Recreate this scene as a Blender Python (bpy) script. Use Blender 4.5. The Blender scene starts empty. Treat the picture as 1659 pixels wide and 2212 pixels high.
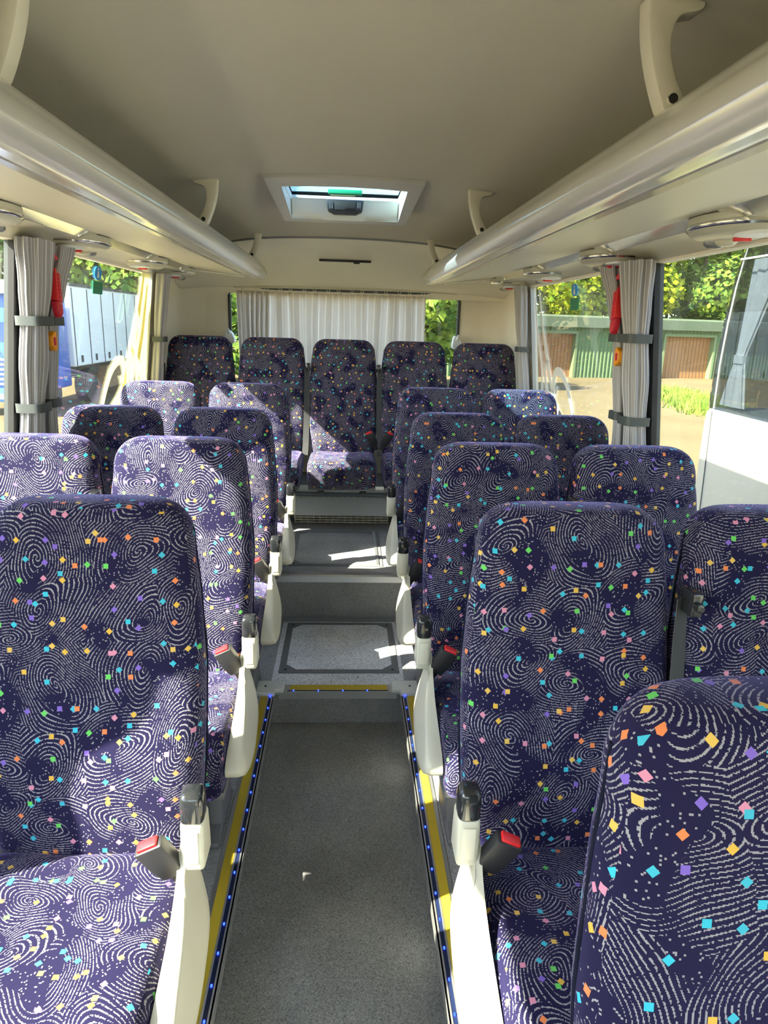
import bpy, bmesh, math, random
from mathutils import Vector, Matrix
random.seed(7)
SC = bpy.context.scene
COL = SC.collection

# ------------------------------------------------------------------ camera
F, PIT, YAW, ROL = 1472.85, .269, .0613, .0302
cam_d = bpy.data.cameras.new('camera'); cam = bpy.data.objects.new('camera', cam_d); COL.objects.link(cam)
cam_d.sensor_fit = 'HORIZONTAL'; cam_d.sensor_width = 36.0; cam_d.lens = 36.0 * F / 1659
cam_d.clip_start = .02; cam_d.clip_end = 500
_f = Vector((math.sin(YAW)*math.cos(PIT), math.cos(YAW)*math.cos(PIT), -math.sin(PIT)))
_r = Vector((math.cos(YAW), -math.sin(YAW), 0)); _u = _r.cross(_f)
_R = math.cos(ROL)*_r + math.sin(ROL)*_u; _U = -math.sin(ROL)*_r + math.cos(ROL)*_u
cam.matrix_world = Matrix(((_R.x, _U.x, -_f.x, .013), (_R.y, _U.y, -_f.y, 0), (_R.z, _U.z, -_f.z, 1.625), (0, 0, 0, 1)))
SC.camera = cam

# ------------------------------------------------------------------ world, sun, exposure
SUN_DIR = Vector((1.0, .47, -.88)).normalized()
wd = bpy.data.worlds.new('sky'); SC.world = wd; wd.use_nodes = True
wn = wd.node_tree.nodes; wl = wd.node_tree.links; wn.clear()
bg = wn.new('ShaderNodeBackground'); wo = wn.new('ShaderNodeOutputWorld'); sky = wn.new('ShaderNodeTexSky')
sky.sky_type = 'NISHITA'; sky.sun_disc = False
sky.sun_elevation = math.asin(-SUN_DIR.z); sky.sun_rotation = math.atan2(-SUN_DIR.x, -SUN_DIR.y)
sky.dust_density = 1.0
wl.new(sky.outputs[0], bg.inputs[0]); bg.inputs[1].default_value = .5
wl.new(bg.outputs[0], wo.inputs[0])
sd = bpy.data.lights.new('sun', 'SUN'); sd.energy = 20; sd.angle = math.radians(.6); sd.color = (1, .92, .75)
sun = bpy.data.objects.new('sun', sd); COL.objects.link(sun)
sun.rotation_euler = SUN_DIR.to_track_quat('-Z', 'Y').to_euler(); sun.location = (-8, -6, 8)
SC.view_settings.view_transform = 'Standard'; SC.view_settings.look = 'None'
SC.view_settings.gamma = 1; SC.view_settings.use_curve_mapping = False
SC.view_settings.exposure = 1.15
SC.cycles.max_bounces = 10; SC.cycles.diffuse_bounces = 6; SC.cycles.transparent_max_bounces = 16
SC.cycles.sample_clamp_indirect = 6; SC.cycles.use_denoising = True

# ------------------------------------------------------------------ materials
MATS = {}
def N(nt, t, **kw):
    n = nt.nodes.new(t)
    for k, v in kw.items(): setattr(n, k, v)
    return n
def mat(name, col, rough=.6, metal=0, vary=.08, vscale=12, bump=0, bscale=200, spec=.5, coat=0, sheen=0, trans=0):
    m = bpy.data.materials.new(name); m.use_nodes = True; nt = m.node_tree
    b = nt.nodes['Principled BSDF']
    tc = N(nt, 'ShaderNodeTexCoord'); no = N(nt, 'ShaderNodeTexNoise')
    no.inputs['Scale'].default_value = vscale; no.inputs['Detail'].default_value = 4
    nt.links.new(tc.outputs['Object'], no.inputs['Vector'])
    mx = N(nt, 'ShaderNodeMix', data_type='RGBA')
    mx.inputs[6].default_value = tuple(c*(1-vary) for c in col) + (1,)
    mx.inputs[7].default_value = tuple(min(1, c*(1+vary)) for c in col) + (1,)
    nt.links.new(no.outputs['Fac'], mx.inputs[0]); nt.links.new(mx.outputs[2], b.inputs['Base Color'])
    b.inputs['Roughness'].default_value = rough; b.inputs['Metallic'].default_value = metal
    b.inputs['Specular IOR Level'].default_value = spec
    b.inputs['Coat Weight'].default_value = coat; b.inputs['Coat Roughness'].default_value = .08
    if sheen: b.inputs['Sheen Weight'].default_value = sheen
    if bump:
        n2 = N(nt, 'ShaderNodeTexNoise'); n2.inputs['Scale'].default_value = bscale
        nt.links.new(tc.outputs['Object'], n2.inputs['Vector'])
        bp = N(nt, 'ShaderNodeBump'); bp.inputs['Strength'].default_value = bump; bp.inputs['Distance'].default_value = .002
        nt.links.new(n2.outputs['Fac'], bp.inputs['Height']); nt.links.new(bp.outputs[0], b.inputs['Normal'])
    MATS[name] = m
    return m
def math_n(nt, op, a, b=None, c=None):
    n = N(nt, 'ShaderNodeMath', operation=op)
    for i, v in enumerate((a, b, c)):
        if v is None: continue
        if isinstance(v, (int, float)): n.inputs[i].default_value = v
        else: nt.links.new(v, n.inputs[i])
    return n.outputs[0]
def vmath(nt, op, a, b=None):
    n = N(nt, 'ShaderNodeVectorMath', operation=op)
    for i, v in enumerate((a, b)):
        if v is None: continue
        if isinstance(v, tuple): n.inputs[i].default_value = v
        else: nt.links.new(v, n.inputs[i])
    return n
def mixc(nt, fac, a, b):
    n = N(nt, 'ShaderNodeMix', data_type='RGBA')
    for i, v in ((0, fac), (6, a), (7, b)):
        if isinstance(v, (int, float)): n.inputs[i].default_value = v
        elif isinstance(v, tuple): n.inputs[i].default_value = v + (1,)
        else: nt.links.new(v, n.inputs[i])
    return n.outputs[2]

def fabric_mat():
    m = bpy.data.materials.new('seat_velour'); m.use_nodes = True; nt = m.node_tree; L = nt.links
    b = nt.nodes['Principled BSDF']
    uv = N(nt, 'ShaderNodeUVMap', uv_map='UVMap'); oi = N(nt, 'ShaderNodeObjectInfo')
    off = N(nt, 'ShaderNodeCombineXYZ'); L.new(math_n(nt, 'MULTIPLY', oi.outputs['Random'], 7.3), off.inputs[0])
    L.new(math_n(nt, 'MULTIPLY', oi.outputs['Random'], 31.7), off.inputs[1])
    p0 = vmath(nt, 'ADD', uv.outputs[0], off.outputs[0]).outputs[0]
    ps = vmath(nt, 'SNAP', p0, (.0011, .0013, 1)).outputs[0]
    no = N(nt, 'ShaderNodeTexNoise', noise_dimensions='2D'); no.inputs['Scale'].default_value = 7; no.inputs['Detail'].default_value = 1
    L.new(ps, no.inputs['Vector'])
    w = vmath(nt, 'SUBTRACT', no.outputs['Color'], (.5, .5, .5)).outputs[0]
    w = vmath(nt, 'MULTIPLY', w, (.05, .05, 0)).outputs[0]
    pw = vmath(nt, 'ADD', ps, w).outputs[0]
    vo = N(nt, 'ShaderNodeTexVoronoi', voronoi_dimensions='2D'); vo.inputs['Scale'].default_value = 7.2; vo.inputs['Randomness'].default_value = .8
    L.new(pw, vo.inputs['Vector'])
    v = vmath(nt, 'SUBTRACT', pw, vo.outputs['Position']).outputs[0]
    sc = N(nt, 'ShaderNodeSeparateColor'); L.new(vo.outputs['Color'], sc.inputs[0])
    rt = N(nt, 'ShaderNodeVectorRotate', rotation_type='Z_AXIS'); L.new(v, rt.inputs['Vector'])
    L.new(math_n(nt, 'MULTIPLY', sc.outputs[0], 6.283), rt.inputs['Angle'])
    ve = vmath(nt, 'MULTIPLY', rt.outputs[0], (1.0, 1.7, 0)).outputs[0]
    d = vmath(nt, 'LENGTH', ve).outputs['Value']
    sx = N(nt, 'ShaderNodeSeparateXYZ'); L.new(ve, sx.inputs[0])
    ang = math_n(nt, 'DIVIDE', math_n(nt, 'ARCTAN2', sx.outputs[1], sx.outputs[0]), 6.28318)
    sgn = math_n(nt, 'MULTIPLY', math_n(nt, 'SIGN', math_n(nt, 'SUBTRACT', sc.outputs[1], .5)), 2.0)
    ph = math_n(nt, 'ADD', math_n(nt, 'DIVIDE', d, .0094), math_n(nt, 'MULTIPLY', ang, sgn))
    fr = math_n(nt, 'FRACT', ph)
    lraw = math_n(nt, 'ABSOLUTE', math_n(nt, 'SUBTRACT', fr, .5))
    # broken, dotted stretches and empty fields
    wn_ = N(nt, 'ShaderNodeTexWhiteNoise', noise_dimensions='2D'); L.new(vmath(nt, 'SNAP', p0, (.0022, .0022, 1)).outputs[0], wn_.inputs[0])
    n2 = N(nt, 'ShaderNodeTexNoise', noise_dimensions='2D'); n2.inputs['Scale'].default_value = 14; n2.inputs['Detail'].default_value = 0
    L.new(p0, n2.inputs['Vector'])
    field = math_n(nt, 'GREATER_THAN', n2.outputs['Fac'], .36)
    mrf = N(nt, 'ShaderNodeMapRange'); mrf.inputs[1].default_value = .36; mrf.inputs[2].default_value = .52; mrf.inputs[3].default_value = .07; mrf.inputs[4].default_value = .138
    L.new(n2.outputs['Fac'], mrf.inputs[0]); line = math_n(nt, 'LESS_THAN', lraw, mrf.outputs[0])
    keep = math_n(nt, 'GREATER_THAN', wn_.outputs[0], .17)
    line = math_n(nt, 'MULTIPLY', math_n(nt, 'MULTIPLY', line, field), keep)
    dots = math_n(nt, 'MULTIPLY', math_n(nt, 'GREATER_THAN', wn_.outputs[0], .955), math_n(nt, 'SUBTRACT', 1, field))
    pat = math_n(nt, 'MAXIMUM', line, dots)
    col = mixc(nt, pat, (.0092, .0076, .036), (.27, .255, .28))
    # coloured squares and lozenges
    for k, (metric, thr, offs) in enumerate((('MANHATTAN', .15, (.37, .11, 0)), ('CHEBYCHEV', .09, (.83, .59, 0)))):
        pc = vmath(nt, 'ADD', p0, offs).outputs[0]
        vc = N(nt, 'ShaderNodeTexVoronoi', voronoi_dimensions='2D', distance=metric)
        vc.inputs['Scale'].default_value = 23 if k == 0 else 19; vc.inputs['Randomness'].default_value = .75
        L.new(pc, vc.inputs['Vector'])
        cs = N(nt, 'ShaderNodeSeparateColor'); L.new(vc.outputs['Color'], cs.inputs[0])
        cr = N(nt, 'ShaderNodeValToRGB'); cr.color_ramp.interpolation = 'CONSTANT'
        cols = [(.04, .42, .55), (.66, .20, .07), (.62, .38, .06), (.12, .50, .10), (.56, .22, .32), (.18, .11, .46), (.05, .38, .50), (.62, .40, .09)]
        el = cr.color_ramp.elements
        el[0].position = 0; el[0].color = cols[0] + (1,)
        el[1].position = 1/8; el[1].color = cols[1] + (1,)
        for i in range(2, 8):
            e = el.new(i/8); e.color = cols[i] + (1,)
        L.new(cs.outputs[0], cr.inputs[0])
        msk = math_n(nt, 'MULTIPLY', math_n(nt, 'LESS_THAN', vc.outputs['Distance'], thr), math_n(nt, 'GREATER_THAN', cs.outputs[1], .35))
        col = mixc(nt, msk, col, cr.outputs[0])
    L.new(col, b.inputs['Base Color'])
    b.inputs['Roughness'].default_value = .85; b.inputs['Specular IOR Level'].default_value = .15
    b.inputs['Sheen Weight'].default_value = .30; b.inputs['Sheen Roughness'].default_value = .38
    b.inputs['Sheen Tint'].default_value = (.48, .42, 1, 1)
    bp = N(nt, 'ShaderNodeBump'); bp.inputs['Strength'].default_value = .25; bp.inputs['Distance'].default_value = .0015
    L.new(pat, bp.inputs['Height']); L.new(bp.outputs[0], b.inputs['Normal'])
    MATS['fabric'] = m
fabric_mat()

def glass_mat(name, tint, dust=.02, refl=1.0, ior=1.5):
    m = bpy.data.materials.new(name); m.use_nodes = True; nt = m.node_tree; nt.nodes.clear(); L = nt.links
    o = N(nt, 'ShaderNodeOutputMaterial'); t = N(nt, 'ShaderNodeBsdfTransparent'); g = N(nt, 'ShaderNodeBsdfGlossy')
    d = N(nt, 'ShaderNodeBsdfDiffuse'); ge = N(nt, 'ShaderNodeNewGeometry')
    dt = N(nt, 'ShaderNodeVectorMath', operation='DOT_PRODUCT'); L.new(ge.outputs['Incoming'], dt.inputs[0]); L.new(ge.outputs['Normal'], dt.inputs[1])
    cs = math_n(nt, 'SUBTRACT', 1, math_n(nt, 'ABSOLUTE', dt.outputs['Value']))
    fres = math_n(nt, 'ADD', .04, math_n(nt, 'MULTIPLY', math_n(nt, 'POWER', cs, 5), .9))
    tc = N(nt, 'ShaderNodeTexCoord'); no = N(nt, 'ShaderNodeTexNoise'); no.inputs['Scale'].default_value = 3; no.inputs['Detail'].default_value = 5
    L.new(tc.outputs['Object'], no.inputs['Vector'])
    t.inputs[0].default_value = tint + (1,); g.inputs['Roughness'].default_value = .01; d.inputs[0].default_value = (.75, .75, .7, 1)
    m1 = N(nt, 'ShaderNodeMixShader'); m2 = N(nt, 'ShaderNodeMixShader')
    L.new(math_n(nt, 'MULTIPLY', no.outputs['Fac'], dust*2), m1.inputs[0]); L.new(t.outputs[0], m1.inputs[1]); L.new(d.outputs[0], m1.inputs[2])
    L.new(math_n(nt, 'MULTIPLY', fres, refl), m2.inputs[0]); L.new(m1.outputs[0], m2.inputs[1]); L.new(g.outputs[0], m2.inputs[2])
    L.new(m2.outputs[0], o.inputs[0]); MATS[name] = m
def emit_mat(name, col, s):
    m = bpy.data.materials.new(name); m.use_nodes = True; nt = m.node_tree; nt.nodes.clear()
    o = N(nt, 'ShaderNodeOutputMaterial'); e = N(nt, 'ShaderNodeEmission'); e.inputs[0].default_value = col + (1,); e.inputs[1].default_value = s
    nt.links.new(e.outputs[0], o.inputs[0]); MATS[name] = m
def speck_mat(name, base, light, dark, rough=.55, sc=420):
    m = bpy.data.materials.new(name); m.use_nodes = True; nt = m.node_tree; L = nt.links; b = nt.nodes['Principled BSDF']
    tc = N(nt, 'ShaderNodeTexCoord')
    vo = N(nt, 'ShaderNodeTexVoronoi'); vo.inputs['Scale'].default_value = sc; L.new(tc.outputs['Object'], vo.inputs['Vector'])
    s = N(nt, 'ShaderNodeSeparateColor'); L.new(vo.outputs['Color'], s.inputs[0])
    c = mixc(nt, math_n(nt, 'GREATER_THAN', s.outputs[0], .8), base, light)
    c = mixc(nt, math_n(nt, 'LESS_THAN', s.outputs[0], .14), c, dark)
    no = N(nt, 'ShaderNodeTexNoise'); no.inputs['Scale'].default_value = 5; no.inputs['Detail'].default_value = 6; L.new(tc.outputs['Object'], no.inputs['Vector'])
    mr = N(nt, 'ShaderNodeMapRange'); mr.inputs[1].default_value = .3; mr.inputs[2].default_value = .7; mr.inputs[3].default_value = .85; mr.inputs[4].default_value = 1.15
    L.new(no.outputs['Fac'], mr.inputs[0])
    mm = N(nt, 'ShaderNodeMix', data_type='RGBA', blend_type='MULTIPLY'); mm.inputs[0].default_value = 1
    L.new(c, mm.inputs[6]); L.new(mr.outputs[0], mm.inputs[7])
    L.new(mm.outputs[2], b.inputs['Base Color']); b.inputs['Roughness'].default_value = rough; b.inputs['Specular IOR Level'].default_value = .3
    MATS[name] = m
def stripe_mat(name, base, stripe, freq, width, trans=0, axis='UV'):
    m = bpy.data.materials.new(name); m.use_nodes = True; nt = m.node_tree; L = nt.links; b = nt.nodes['Principled BSDF']
    uv = N(nt, 'ShaderNodeUVMap', uv_map='UVMap'); s = N(nt, 'ShaderNodeSeparateXYZ'); L.new(uv.outputs[0], s.inputs[0])
    f = math_n(nt, 'FRACT', math_n(nt, 'MULTIPLY', s.outputs[0], freq))
    c = mixc(nt, math_n(nt, 'LESS_THAN', f, width), base, stripe)
    L.new(c, b.inputs['Base Color']); b.inputs['Roughness'].default_value = .9; b.inputs['Specular IOR Level'].default_value = .1
    if trans:
        o = nt.nodes['Material Output']; t = N(nt, 'ShaderNodeBsdfTranslucent'); L.new(c, t.inputs[0])
        mx = N(nt, 'ShaderNodeMixShader'); mx.inputs[0].default_value = trans
        L.new(b.outputs[0], mx.inputs[1]); L.new(t.outputs[0], mx.inputs[2]); L.new(mx.outputs[0], o.inputs[0])
    MATS[name] = m

mat('cream', (.60, .58, .46), .38, coat=.15, vary=.04)
mat('cream_wall', (.84, .785, .65), .6, vary=.04, bump=.05)
mat('bracket', (.72, .68, .56), .5, vary=.03)
mat('ceiling', (.54, .505, .415), .95, vary=.04, vscale=4, bump=.25, bscale=500, spec=.1)
mat('silver', (.82, .81, .77), .20, metal=.4, vary=.05, vscale=3)
mat('chrome', (.85, .84, .79), .16, metal=1, vary=.03)
mat('alu', (.62, .63, .62), .35, metal=.85, vary=.05)
mat('dark_alu', (.30, .31, .31), .4, metal=.6, vary=.05)
mat('under_panel', (.70, .665, .53), .42, vary=.04, bump=.04, bscale=300)
mat('black_gloss', (.018, .02, .022), .16, coat=.6, vary=.1)
mat('black_plastic', (.022, .022, .025), .45, vary=.1)
mat('belt_web', (.05, .052, .055), .75, vary=.1, bump=.2)
mat('red', (.75, .025, .03), .35, vary=.05)
mat('hammer_red', (.62, .02, .045), .4, vary=.05)
mat('orange', (.9, .36, .02), .4, vary=.05)
mat('yellow', (.60, .44, .03), .5, vary=.08)
mat('seat_grey', (.14, .145, .15), .5, vary=.08)
mat('pipe_navy', (.008, .009, .02), .9, vary=.1, spec=.1)
mat('dark_frame', (.035, .037, .04), .5, vary=.1)
mat('plate_frame', (.17, .175, .18), .5, vary=.1, bump=.1)
mat('band', (.055, .065, .065), .5, vary=.08)
mat('rubber', (.02, .02, .02), .7)
mat('heater_grey', (.82, .86, .88), .4, vary=.04)
mat('heater_grill', (.78, .75, .62), .5, vary=.04)
mat('led_channel', (.012, .02, .06), .25)
mat('hatch_white', (.74, .76, .70), .5, vary=.03); mat('hatch_frame', (.52, .51, .47), .5, vary=.03)
mat('green_plastic', (.01, .36, .16), .4)
mat('sticker_blue', (.02, .30, .75), .5); mat('sticker_green', (.01, .26, .13), .5)
mat('white_print', (.8, .8, .75), .6); stripe_mat('flourish', (.80, .77, .50), (.82, .79, .54), 3, .3, .5)
mat('led_lens', (.85, .85, .8), .2)
speck_mat('aisle_vinyl', (.25, .255, .245), (.36, .36, .35), (.14, .14, .14))
speck_mat('riser_vinyl', (.25, .25, .245), (.33, .33, .33), (.16, .16, .16))
speck_mat('step_vinyl', (.74, .755, .77), (.86, .87, .88), (.25, .25, .255), sc=330)
speck_mat('platform_vinyl', (.33, .335, .335), (.43, .43, .43), (.17, .17, .17))
stripe_mat('curtain', (.36, .355, .37), (.70, .68, .67), 70, .22, .12)
stripe_mat('rear_curtain', (.78, .745, .70), (.95, .93, .90), 19, .12, .68)
glass_mat('glass', (.95, .97, .955), .025); glass_mat('hatch_glass', (.50, .62, .70), .01)
emit_mat('led_blue', (.012, .035, 1.0), 6)
# outside
mat('sand', (.125, .100, .050), .95, vary=.28, vscale=.35, spec=.1)
mat('garage_green', (.085, .145, .055), .7, vary=.15, vscale=1.5); mat('garage_roof', (.065, .09, .05), .7, vary=.2, vscale=1)
mat('garage_door', (.26, .12, .032), .7, vary=.1, vscale=2); mat('trim_green', (.13, .18, .075), .7)
mat('bus_white', (.42, .42, .37), .3, vary=.02, coat=.3); mat('seam_dark', (.05, .05, .05), .6)
glass_mat('bus_glass', (.50, .53, .56), .003, 1.4)
mat('trailer_white', (.78, .80, .80), .5, vary=.06, vscale=.8); mat('truck_blue', (.03, .12, .50), .35, coat=.4)
mat('chassis', (.05, .05, .055), .7); mat('brown_box', (.28, .17, .09), .7); mat('truck_grille', (.10, .20, .5), .4)
mat('bark', (.10, .07, .045), .9, vary=.3); mat('bus_seat', (.02, .025, .07), .8); mat('bus_curtain', (.82, .83, .79), .8)
def leaf_mat(name, c1, c2):
    m = bpy.data.materials.new(name); m.use_nodes = True; nt = m.node_tree; L = nt.links; b = nt.nodes['Principled BSDF']
    tc = N(nt, 'ShaderNodeTexCoord'); no = N(nt, 'ShaderNodeTexNoise'); no.inputs['Scale'].default_value = 1.6; no.inputs['Detail'].default_value = 6
    L.new(tc.outputs['Object'], no.inputs['Vector'])
    mr = N(nt, 'ShaderNodeMapRange'); mr.inputs[1].default_value = .35; mr.inputs[2].default_value = .65; L.new(no.outputs['Fac'], mr.inputs[0])
    c = mixc(nt, mr.outputs[0], c1, c2); L.new(c, b.inputs['Base Color']); b.inputs['Roughness'].default_value = .7; b.inputs['Specular IOR Level'].default_value = .15
    o = nt.nodes['Material Output']; t = N(nt, 'ShaderNodeBsdfTranslucent'); L.new(c, t.inputs[0])
    mx = N(nt, 'ShaderNodeMixShader'); mx.inputs[0].default_value = .35
    L.new(b.outputs[0], mx.inputs[1]); L.new(t.outputs[0], mx.inputs[2]); L.new(mx.outputs[0], o.inputs[0]); MATS[name] = m
leaf_mat('leaf_bright', (.10, .19, .012), (.36, .38, .015)); leaf_mat('leaf_mid', (.05, .13, .02), (.19, .27, .03)); leaf_mat('grass', (.10, .20, .02), (.28, .33, .06))

# ------------------------------------------------------------------ mesh helpers
class MB:
    def __init__(s): s.v = []; s.f = []; s.uv = None
    def add(s, V, Fc):
        o = len(s.v); s.v += [tuple(p) for p in V]; s.f += [tuple(i+o for i in f) for f in Fc]; return s
    def box(s, x0, x1, y0, y1, z0, z1):
        V = [(x, y, z) for x in (x0, x1) for y in (y0, y1) for z in (z0, z1)]
        return s.add(V, [(0, 1, 3, 2), (4, 6, 7, 5), (0, 4, 5, 1), (2, 3, 7, 6), (0, 2, 6, 4), (1, 5, 7, 3)])
    def loft(s, rings, closed=True, cap=True):
        n = len(rings[0]); V = [p for r in rings for p in r]; Fc = []
        for i in range(len(rings)-1):
            for j in range(n if closed else n-1):
                k = (j+1) % n
                Fc.append((i*n+j, i*n+k, (i+1)*n+k, (i+1)*n+j))
        if cap and closed:
            Fc.append(tuple(range(n-1, -1, -1))); Fc.append(tuple(range((len(rings)-1)*n, len(rings)*n)))
        return s.add(V, Fc)
    def tube(s, pts, r, n=8):
        rings = []; pts = [Vector(p) for p in pts]
        for i, p in enumerate(pts):
            t = (pts[min(i+1, len(pts)-1)] - pts[max(i-1, 0)]).normalized()
            a = t.cross(Vector((0, 0, 1)));
            if a.length < .05: a = t.cross(Vector((1, 0, 0)))
            a.normalize(); b = t.cross(a)
            rr = r[i] if isinstance(r, (list, tuple)) else r
            rings.append([p + rr*(math.cos(2*math.pi*k/n)*a + math.sin(2*math.pi*k/n)*b) for k in range(n)])
        return s.loft(rings)
    def cyl(s, c, axis, r, h, n=16, r2=None):
        ax = {'x': (1, 0, 0), 'y': (0, 1, 0), 'z': (0, 0, 1)}[axis]; a = Vector(ax); c = Vector(c)
        return s.tube([c - a*h/2, c + a*h/2], [r, r if r2 is None else r2], n)
    def prism(s, prof, axis, a, b):
        def P(p, t): return {'x': (t, p[0], p[1]), 'y': (p[0], t, p[1]), 'z': (p[0], p[1], t)}[axis]
        return s.loft([[P(p, a) for p in prof], [P(p, b) for p in prof]])
    def xf(s, M): s.v = [tuple(M @ Vector(p)) for p in s.v]; return s
    def mirror(s):
        m = MB(); m.v = [(-x, y, z) for x, y, z in s.v]; m.f = [tuple(reversed(f)) for f in s.f]; return m
    def mesh(s, name, material, smooth=False, uv=False, bevel=0, seg=2, angle=35, recalc=True):
        me = bpy.data.meshes.new(name); me.from_pydata(s.v, [], s.f); me.update()
        bm = bmesh.new(); bm.from_mesh(me)
        if recalc: bmesh.ops.recalc_face_normals(bm, faces=bm.faces)
        if bevel:
            bm.normal_update()
            ed = [e for e in bm.edges if len(e.link_faces) == 2 and e.calc_face_angle(0) > math.radians(angle)]
            bmesh.ops.bevel(bm, geom=ed, offset=bevel, segments=seg, affect='EDGES', profile=.5, clamp_overlap=True)
        bm.to_mesh(me); bm.free()
        if smooth or bevel:
            me.polygons.foreach_set('use_smooth', [True]*len(me.polygons))
            try: me.set_sharp_from_angle(angle=math.radians(40 if not smooth else 75))
            except Exception: pass
        if uv:
            ul = me.uv_layers.new(name='UVMap')
            for p in me.polygons:
                n = p.normal; a = max(range(3), key=lambda i: abs(n[i]))
                for li in p.loop_indices:
                    c = me.vertices[me.loops[li].vertex_index].co
                    ul.data[li].uv = ((c.y+3, c.z), (c.x, c.z), (c.x, c.y+7))[a]
        me.materials.append(MATS[material]); return me
    def obj(s, name, material, parent=None, **kw): return link(name, s.mesh(name, material, **kw), parent)
def link(name, me, parent=None):
    o = bpy.data.objects.new(name, me); COL.objects.link(o)
    if parent: o.parent = parent
    return o
def thing(name, label, cat, loc=(0, 0, 0), rz=0, group=None, kind=None):
    o = bpy.data.objects.new(name, None); COL.objects.link(o); o.location = loc; o.rotation_euler = (0, 0, rz); o.empty_display_size = .1
    return tag(o, label, cat, group, kind)
def tag(o, label=None, cat=None, group=None, kind=None):
    for k, v in (('label', label), ('category', cat), ('group', group), ('kind', kind)):
        if v: o[k] = v
    return o
def struct(name, label=None, cat=None):
    o = bpy.data.objects.new(name, None); COL.objects.link(o); return tag(o, label, cat, kind='structure')
def copy_tree(o, parent=None):
    c = o.copy(); COL.objects.link(c); c.parent = parent
    for ch in list(o.children): copy_tree(ch, c)
    return c
def superell(w, t, n, k=36, cx=0, cy=0):
    out = []
    for i in range(k):
        a = 2*math.pi*(i+.5)/k; c, s_ = math.cos(a), math.sin(a)
        out.append((cx + w*math.copysign(abs(c)**(2/n), c), cy + t*math.copysign(abs(s_)**(2/n), s_)))
    return out
def smooth_closed(pts, sub=6):
    out = []; n = len(pts)
    for i in range(n):
        p0, p1, p2, p3 = (Vector(pts[(i+j-1) % n]) for j in range(4))
        for k in range(sub):
            t = k/sub
            out.append(tuple(.5*((2*p1) + (p2-p0)*t + (2*p0-5*p1+4*p2-p3)*t*t + (3*p1-p0-3*p2+p3)*t**3)))
    return out
def lerp_tab(tab, z):
    if z <= tab[0][0]: return tab[0][1]
    for (a, va), (b, vb) in zip(tab, tab[1:]):
        if z <= b:
            t = (z-a)/(b-a); t = t*t*(3-2*t); return va + (vb-va)*t
    return tab[-1][1]

# ------------------------------------------------------------------ bus shell
HS, Y1, Y2, Z3, YH, ZB = .141, 2.544, 3.257, .39, 4.183, .551
YF, YR = -1.7, 5.02
def wall_x(z): return 1.17 - (z-1.24)*.113
PIL = [(-.75, -.60), (.93, 1.16), (2.505, 2.73), (4.20, YR)]          # pillar ranges along the bus
SILL, WTOP = .93, 1.86

fl = struct('floor', 'dark speckled vinyl bus floor with sunken aisle and two steps', 'floor')
MB().box(-.285, .285, YF, Y1, -.04, 0).obj('aisle_floor', 'aisle_vinyl', fl)
for s in (-1, 1):
    a, b = sorted((s*.285, s*1.30))
    MB().box(a, b, YF, Y2, -.04, HS).obj('side_platform', 'platform_vinyl', fl)
MB().box(-.285, .285, Y1, Y2+.01, -.04, HS).obj('step_floor', 'step_vinyl', fl)
MB().box(-.285, .285, Y1-.004, Y1, 0, HS-.012).obj('step_riser', 'riser_vinyl', fl)
MB().box(-1.30, 1.30, Y2+.01, YR, -.04, Z3-.002).obj('upper_floor', 'platform_vinyl', fl)
# slightly raked riser of the second step
MB().prism([(Y2, HS), (Y2+.012, HS), (Y2+.012, Z3-.02), (Y2+.004, Z3-.02)], 'x', -.62, .62).obj('step_riser', 'riser_vinyl', fl)
MB().prism([(Y2+.002, HS), (Y2-.02, HS), (Y2-.018, HS+.004), (Y2-.004, HS+.02)], 'x', -.285, .285).obj('cove_trim', 'plate_frame', fl)
MB().prism([(Y2-.012, Z3-.035), (Y2-.012, Z3-.004), (Y2-.006, Z3+.004), (Y2+.035, Z3+.004), (Y2+.035, Z3-.002), (Y2, Z3-.002), (Y2, Z3-.035)], 'x', -.62, .62).obj('step_nosing', 'alu', fl)
def floor_plate(x0, x1, y0, y1, z, c, insert):
    g = MB().box(x0, x1, y0, y1, z, z+.004).obj('access_hatch', 'plate_frame', fl, bevel=.0015, seg=1)
    m = .03; q = .045
    o = [(x0+m, y0+m+q), (x0+m+q, y0+m), (x1-m-q, y0+m), (x1-m, y0+m+q), (x1-m, y1-m-q), (x1-m-q, y1-m), (x0+m+q, y1-m), (x0+m, y1-m-q)]
    MB().prism(o, 'z', z+.004, z+.0052).obj('insert', insert, g)
    for sx in (x0+.028, x1-.028):
        for sy in (y0+.028, y1-.028):
            MB().cyl((sx, sy, z+.0045), 'z', .006, .002, 8).obj('screw', 'rubber', g)
floor_plate(-.262, .268, 2.70, 3.22, HS, None, 'step_vinyl')
floor_plate(-.275, .225, 3.39, 4.0, Z3-.002, None, 'platform_vinyl')
MB().box(.19, .205, 3.40, 3.99, Z3+.0021, Z3+.006).obj('hatch_trim', 'alu', fl)
# bench base behind the heater
MB().box(-1.28, 1.28, YH+.11, YR, Z3-.002, ZB-.006).obj('bench_platform', 'plate_frame', fl)
MB().box(-.30, .30, YH+.20, YH+.22, ZB-.006, ZB+.035).obj('bench_edge', 'alu', fl)

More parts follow.
